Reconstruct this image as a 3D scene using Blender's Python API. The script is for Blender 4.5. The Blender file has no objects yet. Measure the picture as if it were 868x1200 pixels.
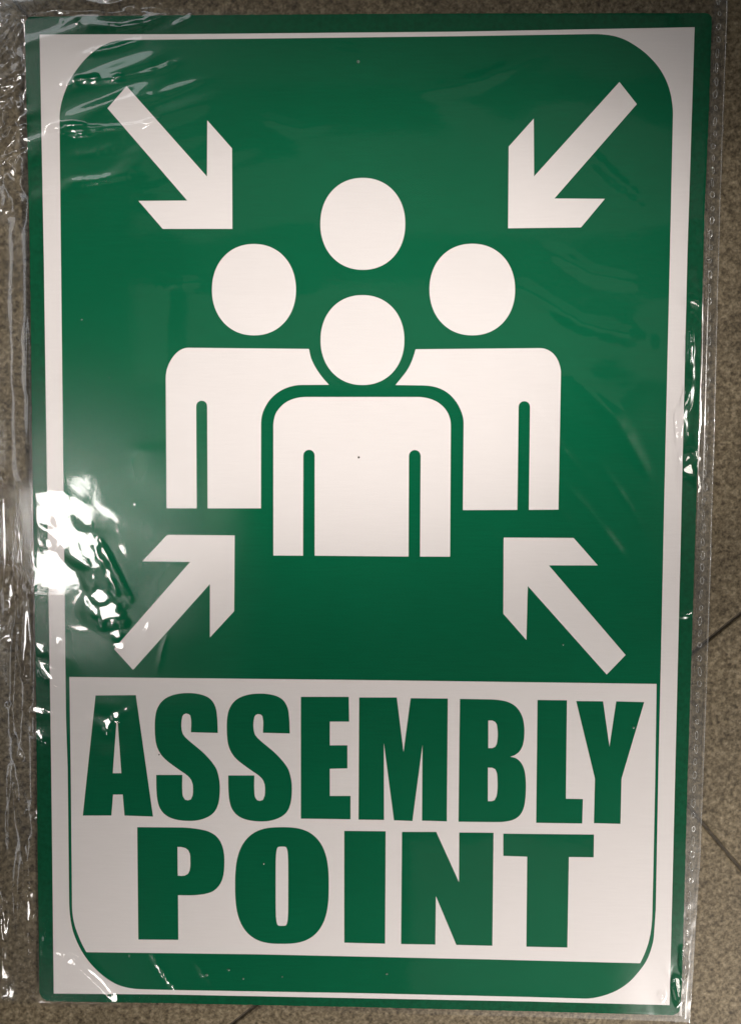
import bpy, math
import numpy as np
from mathutils import Matrix, Vector
from mathutils.geometry import tessellate_polygon

scene = bpy.context.scene
COL = scene.collection

# ------------------------------------------------------------------ camera
F = 1050.0                      # focal length in photograph pixels (868 x 1200)
CX, CY = 434.0, 600.0
SIGN_TOP = 0.0040               # height of the printed face above the floor
CAM_LOC = np.array([0.01027034, 0.03955457, 0.53977092 + SIGN_TOP])
CAM_ROT = np.array([[0.999897, -0.0028514, 0.0140688],
                    [0.0020199, 0.9982696, 0.0587692],
                    [-0.014212, -0.0587347, 0.9981725]])
cam_data = bpy.data.cameras.new("camera")
cam_data.sensor_fit = 'VERTICAL'
cam_data.sensor_height = 24.0
cam_data.lens = 24.0 * F / 1200.0
cam_data.clip_start = 0.01
cam_data.clip_end = 50.0
cam = bpy.data.objects.new("camera", cam_data)
m4 = Matrix([list(r) + [0] for r in CAM_ROT.tolist()] + [[0, 0, 0, 1]])
cam.matrix_world = Matrix.Translation(CAM_LOC.tolist()) @ m4
COL.objects.link(cam)
scene.camera = cam

# ------------------------------------------------------------------ world and lamps (indoors, evening light)
world = bpy.data.worlds.new("World")
scene.world = world
world.use_nodes = True
bg = world.node_tree.nodes["Background"]
bg.inputs[0].default_value = (1.0, 0.94, 0.88, 1)
bg.inputs[1].default_value = 0.022


def aim(o, target):
    d = Vector(target) - o.location
    o.rotation_euler = d.to_track_quat('-Z', 'Y').to_euler()


def area_lamp(name, loc, target, sx, sy, power, color):
    l = bpy.data.lights.new(name, 'AREA')
    l.shape = 'RECTANGLE'
    l.size, l.size_y = sx, sy
    l.energy = power
    l.color = color
    o = bpy.data.objects.new(name, l)
    o.location = loc
    aim(o, target)
    COL.objects.link(o)
    return o


def spot_lamp(name, loc, target, power, color, angle, blend, radius):
    l = bpy.data.lights.new(name, 'SPOT')
    l.energy = power
    l.color = color
    l.spot_size = math.radians(angle)
    l.spot_blend = blend
    l.shadow_soft_size = radius
    o = bpy.data.objects.new(name, l)
    o.location = loc
    aim(o, target)
    COL.objects.link(o)
    return o


# two spots added off to the side, shaped to make two soft pools of light: one on the figures, one at the lower right
WARM = (1.0, 0.938, 0.885)
spot_lamp("pool_spot", (2.6, 0.2, 1.8), (-0.049, 0.122, 0), 840, WARM, 7.5, 1.0, 0.06)
spot_lamp("pool_spot", (1.6, -2.2, 2.2), (0.439, -0.76, 0), 880, WARM, 27.3, 1.0, 0.06)
# bright ceiling lamp up left: mirrored in the film at the left edge of the sign;
# the other three are added further out, only to put glints on the folds
LAMPS = [(-0.97, -0.19, 2.2), (-1.35, 1.35, 2.2), (-1.25, -2.15, 2.2), (1.36, 0.0, 2.2)]
area_lamp("ceiling_glint_lamp", LAMPS[0], (0, 0, 0), 0.32, 0.21, 5.8, (1.0, 0.96, 0.92))
area_lamp("ceiling_glint_lamp", LAMPS[1], (0, 0, 0), 0.18, 0.15, 2.4, (1.0, 0.95, 0.90))
area_lamp("ceiling_glint_lamp", LAMPS[2], (0, 0, 0), 0.20, 0.16, 3.0, (1.0, 0.95, 0.90))
area_lamp("ceiling_glint_lamp", LAMPS[3], (0, 0, 0), 0.16, 0.14, 1.6, (1.0, 0.93, 0.85))
# long unseen lights added at either side for streaks on the folds and rims
area_lamp("streak_light", (-2.1, 0.0, 2.2), (0, 0, 0), 3.0, 0.30, 8.0, (0.97, 0.98, 1.0))
area_lamp("streak_light", (2.1, 0.0, 2.2), (0, 0, 0), 3.0, 0.30, 2.0, (1.0, 0.95, 0.88))
# large dim unseen panels added overhead for the soft uneven sheen on the film
for py, pl in ((0.42, 0.30), (0.86, 0.24), (1.30, 0.10)):
    area_lamp("sheen_panel", (0.1, py, 2.2), (0.1, py, 0), 1.7, 0.30, pl, (1.0, 0.98, 0.96))
area_lamp("sheen_panel", (0.55, -1.40, 2.2), (0.55, -1.40, 0), 0.9, 0.5, 0.24, (1.0, 0.98, 0.96))
area_lamp("corner_sheen_light", (-1.0, 1.65, 2.2), (0, 0, 0), 0.7, 0.35, 2.2, (0.92, 0.97, 1.0))  # unseen light added overhead for the sheen on the upper left film

scene.view_settings.view_transform = 'Standard'
scene.view_settings.look = 'None'
scene.view_settings.exposure = 0.0
scene.view_settings.gamma = 1.0
scene.view_settings.use_curve_mapping = False
scene.render.engine = 'CYCLES'
scene.cycles.use_denoising = True
scene.cycles.max_bounces = 8
scene.cycles.transparent_max_bounces = 16
scene.cycles.caustics_reflective = False
scene.cycles.caustics_refractive = False
scene.cycles.sample_clamp_indirect = 4.0


# ------------------------------------------------------------------ photograph pixel <-> plane
def unproject(u, v, z):
    """points of the photograph (arrays) to the horizontal plane at height z"""
    u = np.asarray(u, float); v = np.asarray(v, float)
    d = np.stack([(u - CX) / F, -(v - CY) / F, -np.ones_like(u)], -1) @ CAM_ROT.T
    t = (z - CAM_LOC[2]) / d[..., 2]
    return CAM_LOC[:2] + d[..., :2] * t[..., None]


rng = np.random.default_rng(11)


# ------------------------------------------------------------------ material helpers
def new_mat(name):
    m = bpy.data.materials.new(name)
    m.use_nodes = True
    nt = m.node_tree
    nt.nodes.clear()
    out = nt.nodes.new('ShaderNodeOutputMaterial')
    return m, nt, out


def N(nt, kind, **kw):
    n = nt.nodes.new(kind)
    for k, v in kw.items():
        setattr(n, k, v)
    return n


def set_in(n, **kw):
    for k, v in kw.items():
        n.inputs[k.replace('_', ' ')].default_value = v


def ramp(nt, stops):
    r = N(nt, 'ShaderNodeValToRGB')
    el = r.color_ramp.elements
    while len(el) < len(stops):
        el.new(0.5)
    for e, (p, c) in zip(el, stops):
        e.position = p
        e.color = (*c, 1)
    return r


def print_mat(name, col, col2, rough):
    """printed vinyl: faint streaks of the print head, grain, satin surface"""
    m, nt, out = new_mat(name)
    L = nt.links
    tc = N(nt, 'ShaderNodeTexCoord')
    mp = N(nt, 'ShaderNodeMapping')
    mp.inputs['Scale'].default_value = (60, 900, 60)
    L.new(tc.outputs['Object'], mp.inputs['Vector'])
    n1 = N(nt, 'ShaderNodeTexNoise'); set_in(n1, Scale=1.0, Detail=3.0)
    L.new(mp.outputs[0], n1.inputs['Vector'])
    n2 = N(nt, 'ShaderNodeTexNoise'); set_in(n2, Scale=1400.0, Detail=2.0)
    L.new(tc.outputs['Object'], n2.inputs['Vector'])
    n3 = N(nt, 'ShaderNodeTexNoise'); set_in(n3, Scale=9.0, Detail=4.0)
    L.new(tc.outputs['Object'], n3.inputs['Vector'])
    a = N(nt, 'ShaderNodeMath', operation='ADD'); L.new(n1.outputs[0], a.inputs[0]); L.new(n2.outputs[0], a.inputs[1])
    b = N(nt, 'ShaderNodeMath', operation='ADD'); L.new(a.outputs[0], b.inputs[0]); L.new(n3.outputs[0], b.inputs[1])
    c = N(nt, 'ShaderNodeMath', operation='MULTIPLY'); L.new(b.outputs[0], c.inputs[0]); c.inputs[1].default_value = 1 / 3
    r = ramp(nt, [(0.36, col), (0.64, col2)])
    L.new(c.outputs[0], r.inputs[0])
    p = N(nt, 'ShaderNodeBsdfPrincipled')
    L.new(r.outputs[0], p.inputs['Base Color'])
    set_in(p, Roughness=rough)
    p.inputs['Specular IOR Level'].default_value = 0.02
    bm = N(nt, 'ShaderNodeBump'); set_in(bm, Strength=0.08, Distance=0.0002)
    L.new(n2.outputs[0], bm.inputs['Height']); L.new(bm.outputs[0], p.inputs['Normal'])
    L.new(p.outputs[0], out.inputs['Surface'])
    return m


MAT = {}
MAT['green'] = print_mat('green_print', (0.0001, 0.092, 0.038), (0.0002, 0.118, 0.051), 0.6)
MAT['white'] = print_mat('white_print', (0.745, 0.700, 0.690), (0.795, 0.750, 0.740), 0.6)


def panel_mat():
    m, nt, out = new_mat('panel_green_edge')
    L = nt.links
    tc = N(nt, 'ShaderNodeTexCoord')
    n = N(nt, 'ShaderNodeTexNoise'); set_in(n, Scale=420.0, Detail=3.0)
    L.new(tc.outputs['Object'], n.inputs['Vector'])
    r = ramp(nt, [(0.30, (0.0001, 0.062, 0.025)), (0.70, (0.0002, 0.088, 0.036))])
    L.new(n.outputs[0], r.inputs[0])
    p = N(nt, 'ShaderNodeBsdfPrincipled'); set_in(p, Roughness=0.6); p.inputs['Specular IOR Level'].default_value = 0.05
    L.new(r.outputs[0], p.inputs['Base Color'])
    L.new(p.outputs[0], out.inputs['Surface'])
    return m


def cut_edge_mat():
    m, nt, out = new_mat('sawn_panel_edge')
    L = nt.links
    tc = N(nt, 'ShaderNodeTexCoord')
    n = N(nt, 'ShaderNodeTexNoise'); set_in(n, Scale=700.0, Detail=2.0)
    L.new(tc.outputs['Object'], n.inputs['Vector'])
    r = ramp(nt, [(0.45, (0.02, 0.022, 0.02)), (0.72, (0.12, 0.12, 0.11)), (0.80, (0.5, 0.48, 0.45))])
    L.new(n.outputs[0], r.inputs[0])
    p = N(nt, 'ShaderNodeBsdfPrincipled'); set_in(p, Roughness=0.7)
    L.new(r.outputs[0], p.inputs['Base Color'])
    L.new(p.outputs[0], out.inputs['Surface'])
    return m


MAT['panel'] = panel_mat()
MAT['cut_edge'] = cut_edge_mat()


def film_mat(name, gloss, rough, haze):
    """thin clear plastic film: most light passes, both faces mirror by Fresnel, a little milkiness"""
    m, nt, out = new_mat(name)
    L = nt.links
    tc = N(nt, 'ShaderNodeTexCoord')
    n = N(nt, 'ShaderNodeTexNoise'); set_in(n, Scale=160.0, Detail=3.0)
    L.new(tc.outputs['Object'], n.inputs['Vector'])
    bm = N(nt, 'ShaderNodeBump'); set_in(bm, Strength=0.04, Distance=0.0006)
    L.new(n.outputs[0], bm.inputs['Height'])
    # Schlick, the same from both sides of the film
    ge = N(nt, 'ShaderNodeNewGeometry')
    dt = N(nt, 'ShaderNodeVectorMath', operation='DOT_PRODUCT')
    L.new(ge.outputs['Incoming'], dt.inputs[0]); L.new(bm.outputs[0], dt.inputs[1])
    ab = N(nt, 'ShaderNodeMath', operation='ABSOLUTE'); L.new(dt.outputs['Value'], ab.inputs[0])
    om = N(nt, 'ShaderNodeMath', operation='SUBTRACT'); om.use_clamp = True
    om.inputs[0].default_value = 1.0; L.new(ab.outputs[0], om.inputs[1])
    pw = N(nt, 'ShaderNodeMath', operation='POWER'); L.new(om.outputs[0], pw.inputs[0]); pw.inputs[1].default_value = 5.0
    ma = N(nt, 'ShaderNodeMath', operation='MULTIPLY_ADD')
    L.new(pw.outputs[0], ma.inputs[0]); ma.inputs[1].default_value = 0.96; ma.inputs[2].default_value = 0.04
    mu = N(nt, 'ShaderNodeMath', operation='MULTIPLY'); mu.use_clamp = True
    L.new(ma.outputs[0], mu.inputs[0]); mu.inputs[1].default_value = gloss
    tr = N(nt, 'ShaderNodeBsdfTransparent'); tr.inputs[0].default_value = (0.985, 0.985, 0.98, 1)
    g1 = N(nt, 'ShaderNodeBsdfAnisotropic'); g1.distribution = 'BECKMANN'
    set_in(g1, Roughness=rough); g1.inputs['Color'].default_value = (1, 1, 1, 1)
    L.new(bm.outputs[0], g1.inputs['Normal'])
    g2 = N(nt, 'ShaderNodeBsdfAnisotropic'); g2.distribution = 'BECKMANN'
    set_in(g2, Roughness=rough * 4.2); g2.inputs['Color'].default_value = (1, 1, 1, 1)
    L.new(bm.outputs[0], g2.inputs['Normal'])
    mg = N(nt, 'ShaderNodeMixShader'); mg.inputs[0].default_value = 0.44
    L.new(g1.outputs[0], mg.inputs[1]); L.new(g2.outputs[0], mg.inputs[2])
    df = N(nt, 'ShaderNodeBsdfDiffuse'); df.inputs[0].default_value = (0.85, 0.85, 0.83, 1)
    L.new(bm.outputs[0], df.inputs['Normal'])
    n2 = N(nt, 'ShaderNodeTexNoise'); set_in(n2, Scale=14.0, Detail=5.0)
    L.new(tc.outputs['Object'], n2.inputs['Vector'])
    hz = N(nt, 'ShaderNodeMapRange'); L.new(n2.outputs[0], hz.inputs[0])
    hz.inputs[1].default_value, hz.inputs[2].default_value = 0.35, 0.75
    hz.inputs[3].default_value, hz.inputs[4].default_value = haze * 0.4, haze * 1.8
    mx1 = N(nt, 'ShaderNodeMixShader')
    L.new(hz.outputs[0], mx1.inputs[0]); L.new(tr.outputs[0], mx1.inputs[1]); L.new(df.outputs[0], mx1.inputs[2])
    mx2 = N(nt, 'ShaderNodeMixShader')
    L.new(mu.outputs[0], mx2.inputs[0]); L.new(mx1.outputs[0], mx2.inputs[1]); L.new(mg.outputs[0], mx2.inputs[2])
    L.new(mx2.outputs[0], out.inputs['Surface'])
    return m


MAT['film'] = film_mat('clear_film', 1.8, 0.06, 0.001)
MAT['film_back'] = film_mat('clear_film_back', 1.0, 0.10, 0.003)
MAT['seal'] = film_mat('welded_film', 2.0, 0.06, 0.02)
MAT['weld'] = film_mat('weld_rim', 2.2, 0.05, 0.13)


def tile_mat():
    m, nt, out = new_mat('speckled_stoneware')
    L = nt.links
    tc = N(nt, 'ShaderNodeTexCoord')
    oi = N(nt, 'ShaderNodeObjectInfo')
    off = N(nt, 'ShaderNodeVectorMath', operation='MULTIPLY_ADD')
    L.new(oi.outputs['Random'], off.inputs[0])
    off.inputs[1].default_value = (7.3, 3.1, 5.7)
    L.new(tc.outputs['Object'], off.inputs[2])
    V = off.outputs[0]
    big = N(nt, 'ShaderNodeTexNoise'); set_in(big, Scale=16.0, Detail=5.0, Roughness=0.6); L.new(V, big.inputs['Vector'])
    mid = N(nt, 'ShaderNodeTexNoise'); set_in(mid, Scale=330.0, Detail=3.0, Roughness=0.6); L.new(V, mid.inputs['Vector'])
    fine = N(nt, 'ShaderNodeTexNoise'); set_in(fine, Scale=620.0, Detail=3.0, Roughness=0.7); L.new(V, fine.inputs['Vector'])
    r1 = ramp(nt, [(0.34, (0.064, 0.049, 0.028)), (0.46, (0.122, 0.097, 0.060)), (0.56, (0.156, 0.126, 0.080)), (0.68, (0.220, 0.181, 0.122))])
    L.new(mid.outputs[0], r1.inputs[0])
    r2 = ramp(nt, [(0.30, (0.55, 0.54, 0.52)), (0.5, (1, 1, 1)), (0.72, (1.35, 1.33, 1.28))])
    L.new(fine.outputs[0], r2.inputs[0])
    mx = N(nt, 'ShaderNodeMix', data_type='RGBA', blend_type='MULTIPLY'); mx.inputs['Factor'].default_value = 1
    L.new(r1.outputs[0], mx.inputs['A']); L.new(r2.outputs[0], mx.inputs['B'])
    r3 = ramp(nt, [(0.30, (0.80, 0.79, 0.78)), (0.70, (1.18, 1.17, 1.15))])
    L.new(big.outputs[0], r3.inputs[0])
    mx2 = N(nt, 'ShaderNodeMix', data_type='RGBA', blend_type='MULTIPLY'); mx2.inputs['Factor'].default_value = 1
    L.new(mx.outputs['Result'], mx2.inputs['A']); L.new(r3.outputs[0], mx2.inputs['B'])
    # dark grains
    vo = N(nt, 'ShaderNodeTexVoronoi'); set_in(vo, Scale=190.0, Randomness=1.0); L.new(V, vo.inputs['Vector'])
    rg = ramp(nt, [(0.12, (0.28, 0.25, 0.22)), (0.26, (1, 1, 1))]); L.new(vo.outputs['Distance'], rg.inputs[0])
    mx3 = N(nt, 'ShaderNodeMix', data_type='RGBA', blend_type='MULTIPLY'); mx3.inputs['Factor'].default_value = 0.6
    L.new(mx2.outputs['Result'], mx3.inputs['A']); L.new(rg.outputs[0], mx3.inputs['B'])
    p = N(nt, 'ShaderNodeBsdfPrincipled'); set_in(p, Roughness=0.65)
    p.inputs['Specular IOR Level'].default_value = 0.2
    L.new(mx3.outputs['Result'], p.inputs['Base Color'])
    bm = N(nt, 'ShaderNodeBump'); set_in(bm, Strength=0.35, Distance=0.0006)
    L.new(fine.outputs[0], bm.inputs['Height']); L.new(bm.outputs[0], p.inputs['Normal'])
    L.new(p.outputs[0], out.inputs['Surface'])
    return m


def grout_mat():
    m, nt, out = new_mat('dark_grout')
    L = nt.links
    tc = N(nt, 'ShaderNodeTexCoord')
    n = N(nt, 'ShaderNodeTexNoise'); set_in(n, Scale=300.0, Detail=4.0); L.new(tc.outputs['Object'], n.inputs['Vector'])
    r = ramp(nt, [(0.35, (0.030, 0.023, 0.014)), (0.7, (0.07, 0.055, 0.037))]); L.new(n.outputs[0], r.inputs[0])
    p = N(nt, 'ShaderNodeBsdfPrincipled'); set_in(p, Roughness=0.9)
    L.new(r.outputs[0], p.inputs['Base Color']); L.new(p.outputs[0], out.inputs['Surface'])
    return m


MAT['tile'] = tile_mat()
MAT['grout'] = grout_mat()


# ------------------------------------------------------------------ object helpers
def link(name, mesh, parent=None):
    o = bpy.data.objects.new(name, mesh)
    COL.objects.link(o)
    if parent:
        o.parent = parent
    return o


def mesh_from(name, verts, faces, mat, smooth=False):
    me = bpy.data.meshes.new(name)
    me.from_pydata([tuple(map(float, v)) for v in verts], [], [tuple(map(int, f)) for f in faces])
    me.materials.append(mat)
    if smooth:
        me.polygons.foreach_set('use_smooth', [True] * len(me.polygons))
    me.update()
    return me


def empty(name, loc=(0, 0, 0), parent=None):
    o = bpy.data.objects.new(name, None)
    o.location = loc
    o.empty_display_size = 0.05
    COL.objects.link(o)
    if parent:
        o.parent = parent
    return o


# ------------------------------------------------------------------ floor: large square tiles laid diagonally
def seam_dir():
    a = unproject([868.0, 300.0], [719.0, 1178.0], 0.0)
    d = a[1] - a[0]
    return a[0], d / np.linalg.norm(d)


p_line, d1 = seam_dir()                     # the joint that runs down to the left
d2 = np.array([-d1[1], d1[0]])              # the joint at right angles to it
q = unproject(np.array([838.0]), np.array([983.0]), 0.0)[0]
cross_pt = p_line + d1 * np.dot(q - p_line, d1)
ang = math.atan2(d1[1], d1[0])

TILE, GAP, TH = 0.60, 0.0018, 0.009
g = 1.9
floor = link('floor', mesh_from('floor', [(-g, -g, -TH), (g, -g, -TH), (g, g, -TH), (-g, g, -TH),
                                         (-g, -g, -0.0016), (g, -g, -0.0016), (g, g, -0.0016), (-g, g, -0.0016)],
                                [(3, 2, 1, 0), (4, 5, 6, 7), (0, 1, 5, 4), (1, 2, 6, 5), (2, 3, 7, 6), (3, 0, 4, 7)],
                                MAT['grout']))
floor.location = (cross_pt[0], cross_pt[1], 0)
floor.rotation_euler = (0, 0, ang)
floor['kind'] = 'structure'
floor['label'] = 'brown speckled stoneware tile floor laid diagonally under the sign'


def tile_mesh():
    h = (TILE - GAP) / 2
    b = 0.0013
    rings = [(h, -TH + 0.001), (h, -b * 0.9), (h - b * 0.45, -b * 0.25), (h - b * 1.4, 0.0)]
    verts, faces = [], []
    for r, z in rings:
        verts += [(-r, -r, z), (r, -r, z), (r, r, z), (-r, r, z)]
    for k in range(len(rings) - 1):
        for i in range(4):
            j = (i + 1) % 4
            faces.append((k * 4 + i, k * 4 + j, k * 4 + 4 + j, k * 4 + 4 + i))
    faces.append((3, 2, 1, 0))
    t = (len(rings) - 1) * 4
    faces.append((t, t + 1, t + 2, t + 3))
    return mesh_from('floor_tile', verts, faces, MAT['tile'])


tm = tile_mesh()
for i in range(-3, 3):
    for j in range(-3, 3):
        o = link('floor_tile', tm, floor)
        o.location = ((i + 0.5) * TILE, (j + 0.5) * TILE, float(rng.uniform(-0.00025, 0.0)))


# ------------------------------------------------------------------ outlines of the print, read off the photograph
def smooth_outline(pts, corner=42.0, straight=26.0, step=3.0):
    """rounds the runs of short segments, keeps corners and long straight edges"""
    P = np.array(pts, float)
    n = len(P)
    seg = np.roll(P, -1, 0) - P
    ln = np.linalg.norm(seg, axis=1)
    dr = seg / np.maximum(ln, 1e-9)[:, None]
    out = []
    is_corner = np.zeros(n, bool)
    tan = np.zeros((n, 2))
    for i in range(n):
        a, b = dr[i - 1], dr[i]
        c = np.degrees(np.arccos(np.clip(a @ b, -1, 1)))
        is_corner[i] = c > corner
        if ln[i - 1] > straight and ln[i] <= straight:
            tan[i] = a
        elif ln[i] > straight and ln[i - 1] <= straight:
            tan[i] = b
        else:
            t = a * ln[i] + b * ln[i - 1]
            tan[i] = t / max(np.linalg.norm(t), 1e-9)
    for i in range(n):
        j = (i + 1) % n
        out.append(P[i])
        if ln[i] > straight:
            continue
        t0 = dr[i] if is_corner[i] else tan[i]
        t1 = dr[i] if is_corner[j] else tan[j]
        if is_corner[i] and is_corner[j]:
            continue
        k = max(1, int(ln[i] / step))
        for s in range(1, k):
            x = s / k
            h00 = 2 * x**3 - 3 * x**2 + 1; h10 = x**3 - 2 * x**2 + x
            h01 = -2 * x**3 + 3 * x**2; h11 = x**3 - x**2
            out.append(h00 * P[i] + h10 * ln[i] * t0 + h01 * P[j] + h11 * ln[i] * t1)
    return np.array(out)


LAYER = 0.00005


def plate(name, loops, z, mat, parent, thick=LAYER):
    """a thin piece of print: outline and holes (photograph pixels) filled, with a real edge"""
    world = [unproject(np.array(l)[:, 0], np.array(l)[:, 1], SIGN_TOP) for l in loops]
    ctr = world[0].mean(0)
    world = [w - ctr for w in world]
    tris = tessellate_polygon([[Vector((x, y, 0)) for x, y in w] for w in world])
    flat = np.concatenate(world)
    n = len(flat)
    verts = [(x, y, thick) for x, y in flat] + [(x, y, 0.0) for x, y in flat]
    faces = []
    for t in tris:
        a, b, c = (flat[k] for k in t)
        cr = (b[0] - a[0]) * (c[1] - a[1]) - (b[1] - a[1]) * (c[0] - a[0])
        if abs(cr) < 1e-14:
            continue
        faces.append(t if cr > 0 else t[::-1])
    s = 0
    for w in world:
        k = len(w)
        for i in range(k):
            j = (i + 1) % k
            faces.append((s + i, s + j, n + s + j, n + s + i))
        s += k
    me = mesh_from(name, verts, faces, mat)
    o = link(name, me, parent)
    o.location = (ctr[0], ctr[1], z)
    return o


def arr(pts, ox, oy, sc):
    return [(ox + x / sc, oy + y / sc) for x, y in pts]


def oval(l, r, t, b, n=96, e=2.12):
    cx, cy, a, c = (l + r) / 2, (t + b) / 2, (r - l) / 2, (b - t) / 2
    out = []
    for k in range(n):
        th = 2 * math.pi * k / n
        co, si = math.cos(th), math.sin(th)
        out.append((cx + a * math.copysign(abs(co) ** (2 / e), co), cy + c * math.copysign(abs(si) ** (2 / e), si)))
    return out


def slit(xl, xr, xbl, xbr, top, bot):
    """an arm slit open at the bottom: points from bottom right over the round end to bottom left"""
    r = (xr - xl) / 2
    cx = (xl + xr) / 2
    pts = [(xbr, bot)]
    for k in range(9):
        a = math.pi * k / 8
        pts.append((cx + r * math.cos(a), top + r - r * math.sin(a)))
    pts.append((xbl, bot))
    return pts


SIGN_EDGE = [(37, 19.0), (200, 17.3), (540, 15.2), (826, 14.8), (831, 16), (834, 20), (830.6, 125), (825.3, 250), (818.6, 500), (809, 800),
             (805.8, 900), (798.8, 1150), (797, 1182), (794, 1188), (789, 1190.3), (620, 1185.6), (420, 1180.8), (200, 1176.3), (62, 1174.2), (52, 1172),
             (47, 1166), (46, 1158), (44, 1000), (42, 800), (38.2, 560), (34.9, 300), (30.6, 104), (29.4, 30), (31, 22)]
WHITE_EDGE = [(46.7, 40.4), (200, 40), (540, 37), (813.4, 31.8), (804.9, 300), (797.9, 600), (790.8, 900), (784, 1178),
              (620, 1173.7), (410, 1169.7), (200, 1165.6), (63.3, 1164.4), (60.3, 900), (55.8, 600), (51.6, 300)]
FIELD_EDGE = [(148.6, 46.7), (300, 45.2), (540, 42.3), (690, 39.9), (705, 40.2), (720, 42.4), (733, 47), (744.3, 53.6), (755, 61.5), (763.3, 69.4),
              (771, 78.5), (777.1, 88.1), (782, 99), (785.4, 110.6), (787.3, 122), (788, 135), (784.4, 300), (777.5, 600), (773.3, 800), (771, 900), (767.9, 1066), (765.7, 1097),
              (763, 1110.5), (758.4, 1123), (753.5, 1131.5), (747.7, 1139), (740, 1147.8), (730.5, 1155.8), (720.5, 1161.6), (709.7, 1165.9), (698, 1169), (684, 1170.3),
              (620, 1168.4), (420, 1163.9), (200, 1160.2), (164, 1159.2), (150, 1157.6), (138, 1154), (129, 1149.2), (121, 1143.5), (112, 1135.4),
              (103.7, 1126), (96.6, 1115.6), (90.6, 1104), (86, 1092), (83, 1078), (81.3, 1055), (79.6, 900), (77.6, 840), (75, 600), (71.8, 300), (70.1, 142),
              (71, 127), (73.2, 117), (76.7, 106.5), (83, 92.5), (91.6, 79.6), (102, 67.4), (114, 57.4), (125, 51.4), (136, 47.9)]
PANEL_EDGE = [(81.6, 793.3), (430, 797), (768.8, 801.5), (767.4, 900), (765.2, 1010), (763.8, 1069), (761.6, 1094), (758.6, 1107), (754.6, 1118), (749.5, 1128.8),
              (568, 1124.2), (300, 1118.3), (101.5, 1115.8), (96.5, 1106.5), (92.2, 1096.5), (88.2, 1085.5), (85.6, 1072.8), (84.7, 1052), (83.2, 900)]

ARROWS = [
    [(126.2, 126.9), (148.6, 100.9), (242.7, 206.9), (243, 141), (272, 173.9), (272.4, 268.2), (190.8, 268.2), (162.5, 235.4), (219.5, 235)],
    [(725.3, 96.1), (745.7, 122), (649.2, 232.6), (708.3, 233), (680.3, 266.5), (595, 267.5), (595.7, 171.8), (625, 139), (625.4, 206.7)],
    [(196.3, 626.7), (275.1, 627.4), (274.5, 716.2), (246.1, 747), (246.1, 684.4), (156.2, 785), (133.8, 760.5), (223, 658.5), (167, 657.8)],
    [(589.8, 630), (671.7, 630.4), (700, 662.6), (642.7, 662.6), (732.5, 767.6), (710.4, 790.5), (618.1, 686.8), (616.4, 750), (589.4, 719.3)]]
ARROW_LABELS = ['white arrow at the top left pointing down to the right', 'white arrow at the top right pointing down to the left',
                'white arrow at the bottom left pointing up to the right', 'white arrow at the bottom right pointing up to the left']

TORSO_LEFT = [(220.3, 407.5), (362, 408.9), (364.3, 419), (368, 427.5), (373, 435.8), (379, 443.8), (385.4, 450.9), (352.8, 451.1), (343.5, 452.2), (335.5, 454.6), (328, 458.3),
              (321.1, 463.5), (315.5, 469.4), (311, 476.6), (307.4, 485.5), (306, 496), (305.9, 595.7)] + slit(230.0, 242.9, 230.7, 243.4, 469.5, 595.7) + \
             [(195.3, 595.7), (194.4, 443), (195.6, 433.5), (199.2, 424.2), (204, 416.8), (211.3, 410.3)]
TORSO_RIGHT = [(486.8, 409.3), (633.1, 407.9), (641.5, 410), (647.8, 414.3), (652.4, 420.5), (655.4, 428), (656.8, 437), (653.9, 597.2)] + \
              slit(607.3, 620.7, 605.8, 619.3, 470.1, 597.5) + \
              [(542.1, 597.8), (543, 496), (541.8, 487), (538.8, 479), (534.8, 471.6), (529.4, 465), (522.8, 459.3), (515, 455.2), (506, 452.7), (494.9, 451.7), (463.2, 451.2),
               (470.4, 442.4), (476, 435.2), (480.4, 427.5), (484, 418.5)]
TORSO_FRONT = [(358.6, 465.2), (489.1, 465.2), (497.5, 465.9), (505, 467.8), (511.3, 470.6), (516.5, 474.2), (521.3, 479), (525.1, 485.2), (527.3, 491.8), (528, 499.5), (527.1, 652.4)] + \
              slit(479.0, 492.7, 478.5, 492.0, 527.4, 652.2) + slit(355.4, 368.7, 355.1, 368.7, 527.1, 651.2) + \
              [(320.3, 651), (320.3, 499.2), (321.1, 491.6), (323.1, 484.8), (326.7, 479.2), (331.2, 474.4), (337.2, 470.2), (344.2, 467.3), (351, 465.8)]

Z1 = (80, 790, 2.48); Z2 = (420, 790, 2.411); Z3 = (140, 950, 2.993); Z4 = (420, 950, 2.893)
S_PTS = [(435, 171), (357, 169), (357, 130), (355, 120), (350, 116), (343, 114.5), (336, 117), (332, 123), (330, 135), (330, 160), (334, 175), (341, 184), (352, 194), (370, 209), (388, 224),
         (406, 242), (421, 260), (431, 276), (436, 292), (440, 312), (441, 332), (440, 356), (436, 378), (427, 398), (416, 409), (402, 417), (375, 425), (345, 426.5), (315, 423), (296, 417),
         (278, 405), (267, 390), (260, 368), (257, 340), (256, 293), (332, 293), (332, 340), (334, 356), (340, 365), (348, 367), (357, 364), (362, 352), (363, 335), (362, 320), (358, 308), (347, 295), (330, 283), (310, 269),
         (290, 254), (274, 239), (263, 222), (256, 203), (253, 180), (252, 155), (253, 128), (257, 106), (266, 87), (282, 71), (298, 63), (318, 57.5), (345, 55), (375, 57), (395, 62), (410, 69.5), (421, 81), (429, 98), (433, 125)]
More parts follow.
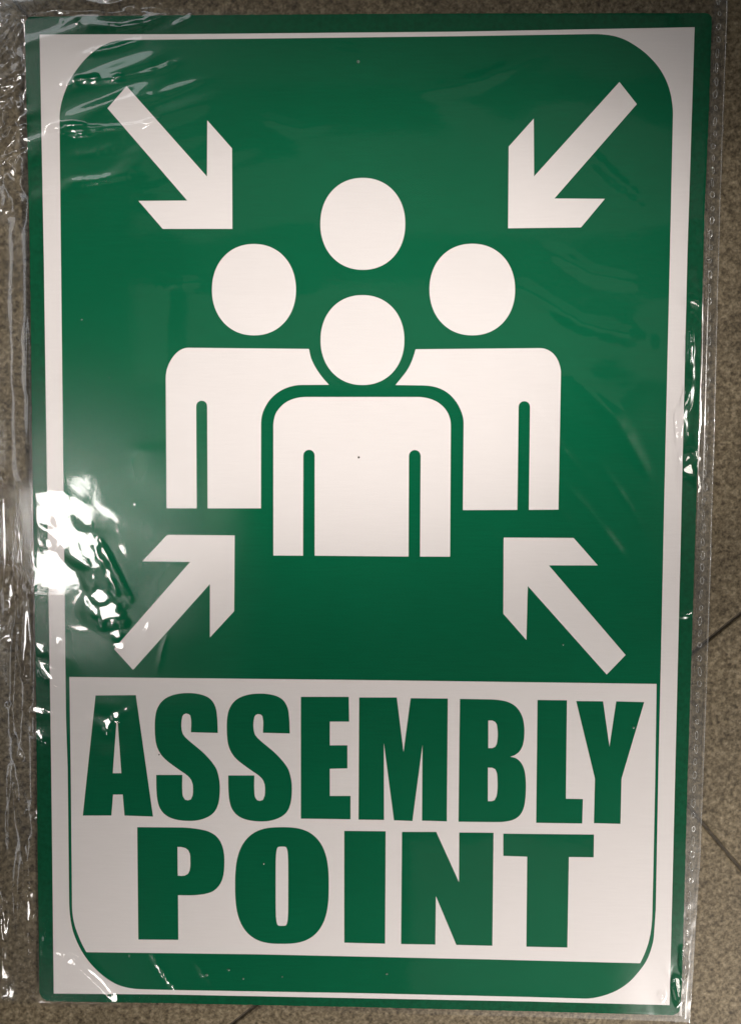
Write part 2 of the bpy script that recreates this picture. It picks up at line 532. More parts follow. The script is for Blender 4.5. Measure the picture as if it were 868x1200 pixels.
LETTERS = {
    'A': [arr([(80, 62), (197, 61), (247, 414), (164, 411), (159, 350), (131, 350), (126, 411), (43, 411)], *Z1),
          arr([(140.5, 142), (144.5, 142), (155, 288), (130, 288)], *Z1)],
    'S': [arr(S_PTS, *Z1)],
    'S2': [arr([(x + 209, y + 1.5) for x, y in S_PTS], *Z1)],
    'E': [arr([(676, 66), (815, 66), (816, 138), (760, 138), (760, 207), (811, 207), (811, 274), (760, 275), (760, 354), (820, 354), (820, 422), (676, 420)], *Z1)],
    'M': [arr([(2, 66), (108, 66), (127, 220), (147, 68), (252, 69), (249, 416), (179, 414), (180.5, 200), (152, 415), (100, 413), (71.5, 195), (72, 412), (0, 411)], *Z2)],
    'B': [arr([(286, 70), (372, 71.5), (395, 73), (418, 77.5), (438, 87), (452, 101), (462, 120), (467, 142), (468, 168), (466, 190), (461, 207), (452, 221), (441, 229), (428, 233.5),
               (443, 237), (455, 246), (464, 260), (469.5, 278), (472, 302), (472, 330), (470, 358), (465, 381), (455, 399), (440, 410), (418, 416), (392, 418), (282, 417)], *Z2),
          arr([(366, 131), (377, 131), (385, 134.5), (390, 142), (392, 155), (392, 185), (390, 197), (386, 205), (378, 209), (366, 209)], *Z2),
          arr([(365, 264), (378, 264.5), (386, 269), (390, 279), (392, 300), (391.5, 330), (389, 346), (384, 356), (376, 359), (365, 359)], *Z2)],
    'L': [arr([(505, 73), (588, 74), (585, 352), (633, 353), (631, 422), (501, 420)], *Z2)],
    'Y': [arr([(614, 76), (690, 77), (708, 205), (727, 77), (806, 79), (742, 295), (739, 423), (664, 421), (667, 295)], *Z2)],
    'P': [arr([(63, 58), (215, 59), (250, 61), (282, 65.5), (312, 73), (337, 87), (353, 106), (363, 130), (368, 160), (368, 192), (366, 220), (360, 244), (349, 264), (331, 281), (305, 291), (270, 296), (206, 296.5), (207, 453), (67, 452)], *Z3),
          arr([(204, 127), (218, 127.5), (232, 131), (242, 139), (247.5, 151), (249, 170), (249, 195), (246.5, 211), (240.5, 222), (229, 228), (205, 228)], *Z3)],
    'O': [arr(oval(406, 734, 58, 467, e=2.75), *Z3), arr(oval(548, 592, 126, 404, n=60, e=5.5), *Z3)],
    'I': [[(403.3, 973.7), (451.8, 974.2), (451.1, 1105.9), (403.3, 1104.7)]],
    'N': [arr([(147, 72), (263, 72), (340, 242), (341, 74), (457, 75), (453, 458), (331, 455), (262, 290), (260, 454), (144, 452)], *Z4)],
    'T': [arr([(490, 78), (797, 81), (796, 158), (712, 157), (707, 464), (568, 461), (571, 156), (490, 153)], *Z4)]}


# ------------------------------------------------------------------ the sign
sign = empty('safety_sign', (0, 0, 0))
sign['label'] = 'green and white assembly point sign with four people and four arrows, lying on the floor'
sign['category'] = 'sign'

edge = unproject(*np.array(smooth_outline(SIGN_EDGE, corner=200, straight=20)).T, SIGN_TOP)
# slightly ragged sawn edge
res = []
for i in range(len(edge)):
    a, b = edge[i], edge[(i + 1) % len(edge)]
    k = max(1, int(np.linalg.norm(b - a) / 0.0016))
    for s in range(k):
        res.append(a + (b - a) * s / k)
edge = np.array(res)
tng = np.roll(edge, -1, 0) - np.roll(edge, 1, 0)
nrm = np.stack([-tng[:, 1], tng[:, 0]], 1) / np.linalg.norm(tng, axis=1)[:, None]
edge_r = edge + nrm * rng.normal(0, 0.00007, (len(edge), 1))
n = len(edge_r)
Z_TOP = SIGN_TOP - 3 * LAYER
pv, pf = [], []
for z, inset in ((0.0009, 0.0), (Z_TOP - 0.0003, 0.0), (Z_TOP, 0.00022)):
    pv += [(x, y, z) for x, y in (edge_r + nrm * (-inset if np.cross(tng[0], edge.mean(0) - edge[0]) < 0 else inset))]
for k in range(2):
    for i in range(n):
        j = (i + 1) % n
        pf.append((k * n + i, k * n + j, k * n + n + j, k * n + n + i)[::-1])
pf.append(tuple(range(2 * n, 3 * n))[::-1])
pf.append(tuple(range(0, n)))
me = mesh_from('panel', pv, pf, MAT['panel'])
me.materials.append(MAT['cut_edge'])
mi = np.zeros(len(me.polygons), np.int32); mi[:n] = 1; mi[-1] = 1
me.polygons.foreach_set('material_index', mi)
link('panel', me, sign)

z = Z_TOP
plate('white_border', [smooth_outline(WHITE_EDGE, corner=30)], z, MAT['white'], sign)
field = plate('green_field', [smooth_outline(FIELD_EDGE)], z + LAYER, MAT['green'], sign)
z2 = z + 2 * LAYER
for pts, lab in zip(ARROWS, ARROW_LABELS):
    o = plate('arrow', [pts], z2, MAT['white'], sign)
    o['label'] = lab


def figure(head, torso, lab):
    f = empty('person_symbol', (0, 0, 0), sign)
    f['label'] = lab
    plate('head', [head], z2, MAT['white'], f)
    if torso:
        plate('torso', [smooth_outline(torso)], z2, MAT['white'], f)


figure(oval(375.3, 474.7, 208.4, 316.2), None, 'round white head of the person symbol at the back')
figure(oval(248.5, 346.8, 285.9, 393), TORSO_LEFT, 'white person symbol at the left')
figure(oval(503, 603.2, 285.6, 393), TORSO_RIGHT, 'white person symbol at the right')
figure(oval(375.6, 473.6, 345.8, 451.2), TORSO_FRONT, 'white person symbol standing in front of the others')

panel = plate('text_panel', [smooth_outline(PANEL_EDGE)], z2, MAT['white'], sign)
panel['label'] = 'white panel reading ASSEMBLY POINT in green capitals'
for ch, loops in LETTERS.items():
    o = plate('letter', [smooth_outline(l) if k == 0 or ch in 'BP' else np.array(l) for k, l in enumerate(loops)], z + 3 * LAYER, MAT['green'], panel)
    o.location -= panel.location
    o.location.z = LAYER
    o['label'] = 'green capital letter ' + ch[0]

# ------------------------------------------------------------------ the clear plastic sleeve
TAB = rng.random((256, 256))


def vnoise(x, y):
    xi = np.floor(x).astype(int); yi = np.floor(y).astype(int)
    fx, fy = x - xi, y - yi
    fx = fx * fx * (3 - 2 * fx); fy = fy * fy * (3 - 2 * fy)
    g = lambda a, b: TAB[a % 256, b % 256]
    return (g(xi, yi) * (1 - fx) + g(xi + 1, yi) * fx) * (1 - fy) + (g(xi, yi + 1) * (1 - fx) + g(xi + 1, yi + 1) * fx) * fy - 0.5


def facets(x, y):
    """crumple: random heights on a triangular lattice, straight in between, so it folds along lines"""
    xi = np.floor(x).astype(int); yi = np.floor(y).astype(int)
    fx, fy = x - xi, y - yi
    g = lambda a, b: TAB[(a + 91) % 256, (b + 37) % 256] - 0.5
    h00, h10, h01, h11 = g(xi, yi), g(xi + 1, yi), g(xi, yi + 1), g(xi + 1, yi + 1)
    lo = h00 + (h10 - h00) * fx + (h11 - h10) * fy
    up = h00 + (h01 - h00) * fy + (h11 - h01) * fx
    return np.where(fx > fy, lo, up)


def sstep(a, b, x):
    t = np.clip((x - a) / (b - a), 0, 1)
    return t * t * (3 - 2 * t)


def seg_dist(U, V, pts):
    """distance to a polyline and the position 0..1 along it"""
    best = np.full(U.shape, 1e9); along = np.zeros(U.shape)
    pts = np.array(pts, float)
    L = np.linalg.norm(np.diff(pts, axis=0), axis=1)
    tot = L.sum(); acc = 0
    for i in range(len(L)):
        a, b = pts[i], pts[i + 1]
        t = np.clip(((U - a[0]) * (b[0] - a[0]) + (V - a[1]) * (b[1] - a[1])) / L[i] ** 2, 0, 1)
        d = np.hypot(U - a[0] - t * (b[0] - a[0]), V - a[1] - t * (b[1] - a[1]))
        m = d < best
        best = np.where(m, d, best); along = np.where(m, (acc + t * L[i]) / tot, along)
        acc += L[i]
    return best, along


RIGHT_EDGE = np.array([(-60, 853.5), (0, 851), (250, 842), (500, 836), (800, 827), (900, 823), (1000, 819.5), (1180, 808), (1260, 803)], float)
EDGE = np.array(SIGN_EDGE)
left_v = EDGE[-8:][::-1]


def xr_bag(v): return np.interp(v, RIGHT_EDGE[:, 0], RIGHT_EDGE[:, 1])
def xl_sign(v): return np.interp(v, [20, 104, 300, 560, 800, 1000, 1160], [29.4, 30.6, 34.9, 38.2, 42, 44, 46])
def xr_sign(v): return np.interp(v, [20, 125, 250, 500, 800, 900, 1150, 1188], [834, 830.6, 825.3, 818.6, 809, 805.8, 798.8, 796])
def yt_sign(u): return np.interp(u, [37, 200, 540, 831], [18.7, 17.3, 15.2, 14.8])
def yb_sign(u): return np.interp(u, [60, 200, 420, 620, 795], [1174.2, 1176.3, 1180.8, 1185.6, 1190.3])
def yb_bag(u): return np.interp(u, [-80, 0, 60, 200, 420, 620, 800, 860], [1171, 1174, 1179, 1181.5, 1186, 1191, 1197, 1200])


def height(U, V):
    """height of the upper film in millimetres, at the point under photograph pixel (U, V)"""
    top = SIGN_TOP * 1000 + 0.12
    dl = xl_sign(V) - U; dr_ = U - xr_sign(V); dt = yt_sign(U) - V; db = V - yb_sign(U)
    lift = 0.10 + 0.5 * sstep(250, 0, U) * sstep(900, 400, V)
    inside = top + 0.16
    fl = sstep(-2, 34, dl); fr = sstep(-1, 9, dr_); ft = sstep(-2, 30, dt); fb = sstep(-1, 7, db)
    floor_h = 1.0 + 0.5 * fl
    k = np.maximum.reduce([fl, fr, ft, fb])
    H = inside + (floor_h - inside) * k
    # slack waves everywhere
    H = H + 1.6 * vnoise(U / 150 + 3.1, V / 190 + 7.7) + 0.5 * vnoise(U / 60 + 13.1, V / 48 + 1.7)
    # upper left: arcs that sag between the corner and the left edge
    w = sstep(330, 120, U) * sstep(300, 140, V) * sstep(-60, 30, U)
    H += w * 1.3 * vnoise((U + 0.35 * V) / 95 + 2.2, (V + 0.32 * U - 0.0006 * (U - 60) ** 2 * 0) / 17 + 9.4)
    # left flap: crumples
    wx = U + 9 * vnoise(U / 23 + 5, V / 26 + 8); wy = V + 9 * vnoise(U / 25 + 15, V / 22 + 2)
    flap = sstep(-4, 8, dl)
    w = flap * sstep(60, 95, V) * sstep(285, 215, V)
    H += w * (3.4 * facets((wx + wy * 0.8) / 24, (wy - wx * 0.7) / 40) + 0.9 * facets(wx / 10 + 40, wy / 11))
    w = flap * sstep(545, 590, V) * sstep(800, 700, V)
    H += w * (3.4 * facets(wx / 21 + 7, wy / 90 + 3) + 0.6 * facets(wx / 9 + 3, wy / 24))
    w = flap * sstep(760, 850, V) * sstep(1176, 1150, V)
    H += w * (2.3 * facets(wx / 22 + 17, wy / 110 + 9) + 0.4 * facets(wx / 10, wy / 22 + 5))
    w = flap * sstep(285, 320, V) * sstep(590, 545, V)
    H += w * 0.5 * vnoise(wx / 12, wy / 90)
    # top strip
    w = sstep(-2, 10, dt) * sstep(330, 120, U)
    H += w * (1.8 * facets(wx / 60 + 3, wy / 9 + 4) + 0.4 * facets(wx / 14, wy / 10))
    w = sstep(-2, 8, dt)
    H += w * 0.5 * facets(wx / 70 + 33, wy / 9 + 24)
    # the crumpled patch by the lower left arrow
    w = np.exp(-((U - 85) / 62) ** 2 - ((V - 668) / 78) ** 2) * sstep(4, -4, dl)
    H += w * ((1.0 + 0.7 * sstep(70, 115, U)) * facets(wx / 40 + 4.3, wy / 24 + 1.2) + (0.28 + 0.25 * sstep(75, 110, U)) * facets(wx / 14 + 22, wy / 12) + 0.10 * facets(wx / 6, wy / 6 + 70))
    w = np.exp(-((U - 60) / 40) ** 2 - ((V - 840) / 70) ** 2) * sstep(4, -4, dl)
    H += w * (0.5 * facets(wx / 26 + 2, wy / 22 + 61))
    w = np.exp(-((U - 135) / 30) ** 2 - ((V - 850) / 40) ** 2)
    H += w * 0.5 * facets(wx / 17 + 12, wy / 15 + 6)
    # right rim: pulled over the edge
    w = sstep(-45, -8, dr_) * sstep(6, 0, dr_)
    H += w * (sstep(320, 380, V) * sstep(625, 600, V) * (0.9 * facets(wx / 20 + 31, wy / 38 + 8) + 0.22 * facets(wx / 8, wy / 13))
              + sstep(1060, 1110, V) * (0.7 * facets(wx / 18 + 1, wy / 40 + 18) + 0.2 * facets(wx / 8 + 8, wy / 14)) + 0.12 * facets(wx / 22, wy / 60))
    w = sstep(-90, -10, dr_) * sstep(5, 0, dr_)
    H -= w * 0.20
    # single creases (photograph pixels): points, width, height
    for pts, wd, hh in CREASES:
        p = np.array(pts)
        m = (U > p[:, 0].min() - 5 * wd) & (U < p[:, 0].max() + 5 * wd) & (V > p[:, 1].min() - 5 * wd) & (V < p[:, 1].max() + 5 * wd)
        if not m.any():
            continue
        d, a = seg_dist(U[m], V[m], pts)
        H[m] += 1.5 * hh * np.exp(-(d / wd) ** 2) * np.sin(np.pi * np.clip(a, 0.03, 0.97)) ** 0.5 * (1 + 0.5 * vnoise(a * 14 + p[0, 0], d * 0))
    for u, v, r, hh in PIMPLES:
        m = (abs(U - u) < 4 * r) & (abs(V - v) < 4 * r)
        H[m] += 1.6 * hh * np.exp(-((U[m] - u) ** 2 + (V[m] - v) ** 2) / r ** 2)
    # single facets of the crumpled film, each with its own tilt
    for u, v, ru, rv, ang in GLINTS:
        R = 1.8 * max(ru, rv) + 4
        m = (abs(U - u) < R) & (abs(V - v) < R)
        if not m.any():
            continue
        du, dv = U[m] - u, V[m] - v
        c, s_ = math.cos(math.radians(ang)), math.sin(math.radians(ang))
        a, b = (du * c + dv * s_) / (ru + 1.2), (-du * s_ + dv * c) / (rv + 1.2)
        r = np.hypot(a, b) + 0.7 * vnoise(U[m] / 5.5 + u, V[m] / 5.5 + v)
        w = sstep(1.55, 0.75, r)
        gx, gy = facet_tilt(u, v)
        mm = 1000.0 / F * CAM_LOC[2]
        tilt = gx * du * mm - gy * dv * mm
        core = H[m][w > 0.5].mean() if (w > 0.5).any() else H[m].mean()
        lift = 0.12 + 0.45 * np.abs(tilt[w > 0.5]).max() if (w > 0.5).any() else 0.12
        H[m] = H[m] * (1 - w) + w * (core + lift + tilt + 0.10 * (H[m] - core))
    # rest on the sign and on the floor
    on = (dl < 3) & (dr_ < 3) & (dt < 3) & (db < 3)
    mn = np.where(on, top, 0.75)
    e = H - mn
    H = mn + np.where(e > 0.12, e, 0.12 * np.exp(np.clip(e / 0.12 - 1, -30, 0)))
    return H


CREASES = [
    ([(70, 1106), (98, 1130), (120, 1148), (137, 1172)], 5.0, 0.62), ([(178, 1119), (192, 1140), (207, 1162)], 2.2, 0.42), ([(228, 1126), (245, 1146), (252, 1158)], 2.0, 0.22),
    ([(118, 632), (126, 650), (140, 676), (154, 702)], 2.6, 0.55), ([(24, 572), (32, 625), (41, 700)], 2.0, 0.9), ([(60, 147), (80, 150), (110, 151), (160, 147), (186, 141)], 2.6, 0.45),
    ([(56, 152), (84, 156), (112, 156)], 2.2, 0.35), ([(84, 92), (115, 95), (150, 92), (185, 83), (215, 70)], 3.2, 0.40), ([(105, 30), (140, 33), (170, 28), (195, 19)], 4.0, 0.35),
    ([(95, 64), (130, 58), (165, 48)], 4.0, 0.35), ([(140, 120), (185, 112), (230, 96), (275, 82)], 4.5, 0.30), ([(75, 185), (110, 180), (140, 170)], 6.0, 0.3),
    ([(80, 212), (115, 212), (150, 205)], 5.0, 0.3), ([(200, 32), (222, 22), (230, 14)], 3, 0.3),
    ([(47, 778), (56, 788), (66, 800)], 3, 0.6), ([(36, 830), (48, 835), (62, 838)], 3, 0.5), ([(42, 855), (52, 864), (60, 873)], 2.5, 0.4), ([(46, 1120), (52, 1105), (58, 1085)], 3, 0.35),
    ([(797, 448), (808, 455), (806, 466), (800, 478), (797, 500)], 3, 0.7), ([(790, 480), (800, 495), (796, 515)], 3, 0.5), ([(808, 395), (809, 430), (809, 450)], 3, 0.5),
    ([(796, 354), (808, 352), (818, 358)], 4, 0.5), ([(796, 548), (806, 535), (812, 528)], 4, 0.6), ([(795, 722), (803, 720), (810, 722)], 1.8, 0.3),
    ([(600, 520), (640, 580), (690, 640)], 6, 0.30), ([(640, 545), (690, 600), (745, 672)], 7, 0.32), ([(560, 600), (600, 660), (640, 705)], 6, 0.30), ([(670, 440), (720, 490), (760, 560)], 8, 0.36),
    ([(530, 660), (560, 715), (580, 740)], 5, 0.25), ([(600, 330), (680, 380), (760, 400)], 9, 0.30), ([(230, 330), (190, 335), (160, 335)], 5, 0.15),
    ([(450, 840), (462, 855), (470, 880)], 4, 0.12), ([(170, 762), (172, 740), (176, 730)], 2, 0.2), ([(186, 785), (190, 765), (196, 745)], 2, 0.2),
    ([(3, 560), (6, 640), (4, 740)], 4, 0.9), ([(28, 690), (29, 730), (28, 782)], 3, 0.7), ([(18, 600), (20, 700), (14, 860)], 4, 0.7), ([(33, 985), (34, 1060), (31, 1130)], 4, 0.8),
    ([(2, 1040), (3, 1090), (2, 1165)], 3, 0.9), ([(22, 1000), (20, 1080), (24, 1160)], 5, 0.6), ([(12, 900), (9, 960), (10, 1010)], 3, 0.5), ([(15, 915), (19, 940)], 1.6, 0.5), ([(28, 985), (29, 1005), (33, 1012)], 1.8, 0.5),
    ([(0, 96), (14, 91), (30, 86)], 2.2, 0.9), ([(0, 118), (12, 112), (20, 120)], 3, 0.9), ([(20, 104), (27, 112), (29, 122)], 3, 0.8), ([(0, 156), (9, 147), (18, 143)], 2.5, 0.9), ([(15, 158), (24, 153), (32, 148)], 2.5, 0.9),
    ([(0, 190), (14, 184), (30, 178)], 2.5, 0.7), ([(0, 56), (12, 40), (24, 26)], 3, 1.0), ([(2, 80), (10, 66), (8, 60)], 3, 0.8), ([(0, 40), (20, 22), (30, 4)], 3, 0.7), ([(21, 676), (30, 672), (40, 670)], 2.4, 0.6),
    ([(620, 470), (660, 530), (700, 575)], 5, 0.26), ([(700, 540), (735, 590), (765, 640)], 5, 0.26), ([(560, 640), (585, 690), (600, 720)], 4, 0.2), ([(640, 610), (680, 660), (705, 690)], 4, 0.22),
    ([(300, 60), (380, 50), (470, 62)], 8, 0.22), ([(480, 110), (560, 95), (640, 60)], 9, 0.22), ([(290, 130), (350, 150), (420, 140)], 8, 0.2), ([(640, 290), (690, 320), (740, 330)], 8, 0.25), ([(680, 170), (720, 210), (760, 240)], 8, 0.2),
    ([(90, 470), (130, 455), (180, 452)], 7, 0.08), ([(100, 540), (150, 525), (200, 530)], 7, 0.08), ([(2, 20), (60, 14), (110, 12), (160, 13)], 2.2, 0.8), ([(120, 16), (170, 10), (230, 11), (330, 12)], 2.2, 0.35)]
PIMPLES = [(u, v, r, h) for u, v, r, h in [(420, 73, 2.2, .16), (242, 1144, 2.2, .18), (268, 1136, 2, .16), (286, 1155, 2, .14), (452, 1143, 2, .16), (152, 1120, 2, .16), (308, 1012, 2, .14),
           (74, 99, 2, .2), (82, 99, 2, .2), (110, 92, 2.2, .25), (138, 92, 2.2, .25), (8, 752, 2, .4), (67, 753, 2, .2), (31, 955, 2, .4), (44, 957, 2, .3), (8, 827, 2, .4), (128, 443, 2, .12), (96, 375, 2, .1),
           (145, 388, 2, .1), (796, 612, 2, .2), (808, 610, 2.5, .25), (813, 610, 2, .2), (741, 852, 2.5, .14), (92, 26, 2, .2), (73, 25, 2, .2), (155, 5, 3, .5), (187, 4, 2.5, .4), (160, 590, 2, .1), (120, 1100, 2, .1)]]

GLINTS = [(55, 790, 14, 4, 42), (42, 833, 8, 4, 8), (46, 862, 6, 3, 40), (90, 1118, 12, 3, 40), (118, 1146, 22, 4, 46), (137, 1168, 4, 6, 0), (180, 1121, 5, 2, 55), (205, 1159, 6, 2.4, 62), (193, 1140, 4, 1.6, 60),
          (238, 1143, 2.5, 2.5, 0), (70, 1117, 5, 2, 35), (83, 1127, 3, 1.6, 30), (33, 1064, 4, 21, 4), (2, 1085, 3, 20, 0), (3, 1141, 5, 9, 0), (4, 625, 8, 40, 2), (26, 610, 1.6, 34, -8), (33, 665, 2.2, 26, -10), (28, 748, 3, 38, 0),
          (128, 715, 13, 17, -30), (119, 700, 8, 6, 0), (138, 744, 6, 4, 20), (122, 648, 3, 9, -35), (141, 757, 5, 4, 20), (131, 680, 2, 16, -26), (47, 758, 4, 7, -30), (10, 700, 3, 16, 0), (30, 675, 7, 2, -10),
          (6, 97, 14, 2.2, -14), (25, 86, 6, 2, -14), (26, 112, 4, 6, 0), (12, 121, 4, 4, 0), (24, 153, 8, 3, -20), (6, 152, 9, 2.5, -35), (4, 118, 8, 2.6, 0), (4, 70, 9, 3, -55), (14, 44, 11, 2.2, -50), (15, 184, 5, 2, -20),
          (22, 12, 22, 2, -3), (60, 12, 14, 1.6, 4), (155, 5, 4, 2.4, 0), (187, 4, 3, 2, 0), (140, 9, 16, 1.5, -4), (96, 94, 7, 2, 0), (112, 93, 4, 2, 0), (137, 92, 5, 2, -4), (172, 146, 10, 2, -12), (66, 150, 7, 2, 4), (84, 147, 12, 1.6, 0), (90, 156, 10, 1.6, 2),
          (811, 357, 6, 4, 20), (804, 470, 3, 14, 14), (798, 505, 3.5, 12, 10), (803, 535, 4, 8, 20), (805, 552, 6, 7, 30), (801, 600, 4, 5, 0), (795, 490, 2, 10, 6), (808, 415, 1.6, 18, 0), (801, 1118, 3.5, 20, 2), (793, 1152, 4, 14, 0), (775, 1164, 2, 4, 0), (806, 1092, 2.5, 10, 0),
          (8, 752, 3, 2.4, 0), (31, 955, 3, 2.4, 0), (44, 957, 3, 3, 0), (23, 885, 5, 3, 40), (137, 838, 4, 6, -30), (127, 850, 3, 8, 10), (148, 832, 2.4, 2.4, 0), (67, 753, 2.4, 2.4, 0), (803, 720, 7, 1.4, -10)]


def facet_tilt(u, v):
    """slope of a facet that mirrors one of the glint lamps to where the camera stands (the gentlest one)"""
    x, y = unproject(np.array([u]), np.array([v]), SIGN_TOP)[0]
    p = np.array([x, y, SIGN_TOP])
    c = CAM_LOC - p; c /= np.linalg.norm(c)
    best = None
    for l in LAMPS:
        d = np.array(l) - p; d /= np.linalg.norm(d)
        h = c + d
        g_ = (-h[0] / h[2], -h[1] / h[2])
        if best is None or np.hypot(*g_) < np.hypot(*best):
            best = g_
    return best


def steps(start, end, xp, fp):
    """grid lines whose spacing changes gradually"""
    out = [start]
    while out[-1] < end:
        out.append(out[-1] + float(np.interp(out[-1], xp, fp)))
    out = np.array(out[:-1])
    return start + (out - start) * (end - start - float(np.interp(end, xp, fp))) / (out[-1] - start)


us = steps(-70.0, 765.0, [150, 260, 690, 760], [1.35, 2.4, 2.4, 1.1])
n_r = 70
vs = steps(-50.0, 1140.0, [1080, 1138], [1.7, 1.2])
rows_end = 40
nu = len(us) + n_r
Vb = np.concatenate([vs, np.linspace(1140, 1240, rows_end + 1)[:-1]])
# rows below 1140 squeeze so that the last row is the bottom fold of the sleeve
UU = np.zeros((len(Vb), nu)); VV = np.zeros_like(UU)
for i, v in enumerate(Vb):
    if v < 1140:
        vv = np.full(nu, v)
    else:
        vv = None
    xe = xr_bag(v if v < 1140 else 1180)
    row = np.concatenate([us, np.linspace(765, xe, n_r)])
    UU[i] = row
    if vv is None:
        t = (v - 1140) / (Vb[-1] - 1140)
        vv = 1140 + t * (yb_bag(row) - 1140)
        UU[i, -n_r:] = np.linspace(765, xr_bag(vv[-1]), n_r)
    VV[i] = vv
HH = height(UU, VV)
for _ in range(1):                       # film bends, it does not break: ease the sharp folds a little
    P_ = np.pad(HH, 1, mode='edge')
    HH = 0.25 * P_[:-2, 1:-1] + 0.5 * P_[1:-1, 1:-1] + 0.25 * P_[2:, 1:-1]
    P_ = np.pad(HH, 1, mode='edge')
    HH = 0.25 * P_[1:-1, :-2] + 0.5 * P_[1:-1, 1:-1] + 0.25 * P_[1:-1, 2:]
# bottom fold and right weld come down to the floor
XY = unproject(UU, VV, SIGN_TOP)
XYZ = np.concatenate([XY, HH[..., None] * 0.001], -1)
nr, nc = UU.shape
idx = np.arange(nr * nc).reshape(nr, nc)
quads = np.stack([idx[1:, :-1], idx[1:, 1:], idx[:-1, 1:], idx[:-1, :-1]], -1).reshape(-1, 4)


def grid_mesh(name, co, quads, mat):
    me = bpy.data.meshes.new(name)
    me.vertices.add(len(co)); me.vertices.foreach_set('co', co.astype(np.float32).ravel())
    me.loops.add(quads.size); me.loops.foreach_set('vertex_index', quads.astype(np.int32).ravel())
    me.polygons.add(len(quads))
    me.polygons.foreach_set('loop_start', np.arange(0, quads.size, 4, dtype=np.int32))
    me.polygons.foreach_set('use_smooth', np.ones(len(quads), bool))
    me.materials.append(mat)
    me.update(calc_edges=True)
    me.validate()
    return me


sleeve = empty('plastic_sleeve', (0, 0, 0))
sleeve['label'] = 'clear crinkled plastic sleeve wrapped around the sign, welded along its right side'
sleeve['category'] = 'sleeve'
link('front_film', grid_mesh('front_film', XYZ.reshape(-1, 3), quads, MAT['film']), sleeve)

# lower film, under the sign
bu, bv = np.arange(0, nc, 6), np.arange(0, nr, 6)
bu[-1] = nc - 1; bv[-1] = nr - 1
bU, bV = UU[np.ix_(bv, bu)], VV[np.ix_(bv, bu)]
bz = 0.40 + 0.10 * vnoise(bU / 20, bV / 30)
bXY = unproject(bU, bV, 0.0)
bXYZ = np.concatenate([bXY, bz[..., None] * 0.001], -1)
bi = np.arange(bU.size).reshape(bU.shape)
bq = np.stack([bi[1:, :-1], bi[1:, 1:], bi[:-1, 1:], bi[:-1, :-1]], -1).reshape(-1, 4)
link('back_film', grid_mesh('back_film', bXYZ.reshape(-1, 3), bq, MAT['film_back']), sleeve)


def tube(name, path, rads, mat, parent, sides=8, flat=1.0):
    path = np.array(path, float)
    tg = np.gradient(path, axis=0); tg /= np.linalg.norm(tg, axis=1)[:, None]
    sx = np.cross(tg, [0, 0, 1.0]); sx /= np.linalg.norm(sx, axis=1)[:, None]
    up = np.cross(sx, tg)
    co = []
    for k in range(sides):
        a = 2 * math.pi * k / sides
        co.append(path + sx * (np.cos(a) * rads)[:, None] + up * (np.sin(a) * rads * flat)[:, None])
    co = np.stack(co, 1)
    m = len(path)
    ii = np.arange(m * sides).reshape(m, sides)
    nx = np.roll(ii, -1, 1)
    q = np.stack([ii[:-1], nx[:-1], nx[1:], ii[1:]], -1).reshape(-1, 4)
    return link(name, grid_mesh(name, co.reshape(-1, 3), q, mat), parent)


# the side weld: a flat strip with a beaded outer edge and a row of oval weld spots
sv = np.arange(-50, 1200, 2.0)
strip_h = 1.15
offs = [-17, -13, -9, -5, -1.0, 0.0]
sU = np.stack([xr_bag(sv) + o for o in offs], 1); sV = np.repeat(sv[:, None], len(offs), 1)
sz = strip_h + 0.25 * vnoise(sU / 6 + 3, sV / 11 + 60) + 0.35 * vnoise(sU / 30, sV / 60 + 9)
sXY = unproject(sU, sV, 0.001)
si = np.arange(sU.size).reshape(sU.shape)
sq = np.stack([si[1:, :-1], si[1:, 1:], si[:-1, 1:], si[:-1, :-1]], -1).reshape(-1, 4)
seal = link('side_seal', grid_mesh('side_seal', np.concatenate([sXY, (sz + 0.35)[..., None] * 0.001], -1).reshape(-1, 3), sq, MAT['seal']), sleeve)
bxy = unproject(xr_bag(sv) + 0.4 * vnoise(sv / 9, sv * 0 + 4), sv, 0.001)
bz2 = 0.0015 + 0.0003 * vnoise(sv / 14, sv * 0 + 9) + 0.00035 * vnoise(sv / 60, sv * 0 + 9)
tube('edge_bead', np.concatenate([bxy, bz2[:, None]], 1), 0.00032 + 0.00012 * vnoise(sv / 7, sv * 0 + 20), MAT['weld'], seal)


def ring_mesh():
    """raised oval rim of one weld spot"""
    ns, nt_ = 20, 8
    co = np.zeros((ns, nt_, 3))
    for i in range(ns):
        a = 2 * math.pi * i / ns
        cx, cy = 0.0010 * math.cos(a), 0.0023 * math.sin(a)
        ex, ey = math.cos(a), math.sin(a)
        for j in range(nt_):
            b = 2 * math.pi * j / nt_
            co[i, j] = (cx + ex * 0.00034 * math.cos(b), cy + ey * 0.00034 * math.cos(b), 0.00030 * math.sin(b))
    ii = np.arange(ns * nt_).reshape(ns, nt_)
    q = np.stack([ii, np.roll(ii, -1, 0), np.roll(np.roll(ii, -1, 0), -1, 1), np.roll(ii, -1, 1)], -1).reshape(-1, 4)
    return grid_mesh('weld_spot', co.reshape(-1, 3), q, MAT['weld'])


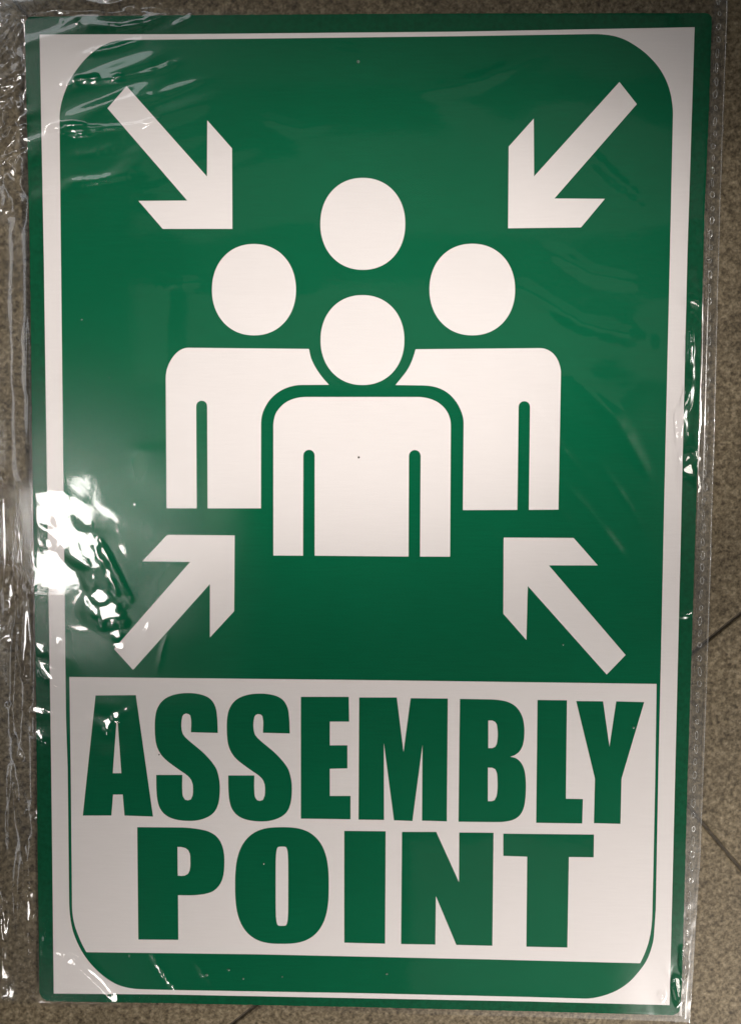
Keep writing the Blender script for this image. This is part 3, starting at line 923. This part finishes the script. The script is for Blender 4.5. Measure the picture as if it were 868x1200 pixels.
wm = ring_mesh()
v = -30.0
while v < 1195:
    u = xr_bag(v) - 9.0 + rng.uniform(-0.9, 0.9)
    p = unproject(np.array([u]), np.array([v]), 0.0015)[0]
    o = link('weld_spot', wm, seal)
    o.location = (p[0], p[1], 0.0016)
    o.rotation_euler = (float(rng.normal(0, 0.10)), float(rng.normal(0, 0.10)), math.radians(-2) + float(rng.normal(0, 0.08)))
    o.scale = (float(rng.uniform(0.65, 1.15)), float(rng.uniform(0.6, 1.15)), float(rng.uniform(0.4, 1.3)))
    v += 15.2 + rng.uniform(-1.6, 1.6)


# ------------------------------------------------------------------ small things: domes added to the film for glints, a fleck of dirt
def dome_mesh():
    co, q, ns, nk = [], [], 12, 4
    for k in range(nk):
        a = (k / nk) * math.pi / 2
        for i in range(ns):
            b = 2 * math.pi * i / ns
            co.append((0.00085 * math.cos(a) * math.cos(b), 0.00085 * math.cos(a) * math.sin(b), 0.00042 * math.sin(a)))
    co.append((0, 0, 0.00042))
    for k in range(nk - 1):
        for i in range(ns):
            j = (i + 1) % ns
            q.append((k * ns + i, k * ns + j, k * ns + ns + j, k * ns + ns + i))
    for i in range(ns):
        q.append(((nk - 1) * ns + i, (nk - 1) * ns + (i + 1) % ns, nk * ns))
    return mesh_from('glint_dome', co, q, MAT['weld'], smooth=True)


dm = dome_mesh()
for u, v_, sc in [(420, 73, 1.2), (242, 1144, 1.1), (268, 1136, 1.0), (286, 1155, 0.8), (452, 1143, 0.9), (741, 852, 1.0), (128, 443, 0.7), (152, 1120, 0.9), (308, 1012, 0.7), (660, 755, 0.7), (96, 375, 0.6), (330, 1150, 0.6)]:
    i_r = int(np.argmin(abs(Vb - v_))); i_c = int(np.argmin(abs(UU[i_r] - u)))
    p = XYZ[i_r, i_c]
    o = link('glint_dome', dm, sleeve)
    o.location = (p[0], p[1], p[2] - 0.00003)
    o.scale = (sc, sc, sc)

mdirt, nt, out = new_mat('dark_dirt')
pb = N(nt, 'ShaderNodeBsdfPrincipled'); pb.inputs['Base Color'].default_value = (0.05, 0.04, 0.03, 1); set_in(pb, Roughness=0.9)
nt.links.new(pb.outputs[0], out.inputs['Surface'])
plate('dirt_fleck', [[(419.2, 535.0), (420.8, 534.6), (421.6, 536.0), (420.6, 537.4), (419.0, 536.9)]], z + 3 * LAYER, mdirt, sign, thick=0.00008)
plate('dirt_fleck', [[(186, 883.6), (187.2, 883.4), (187.6, 884.6), (186.6, 885.4), (185.8, 884.8)]], z + 3 * LAYER, mdirt, sign, thick=0.00008)
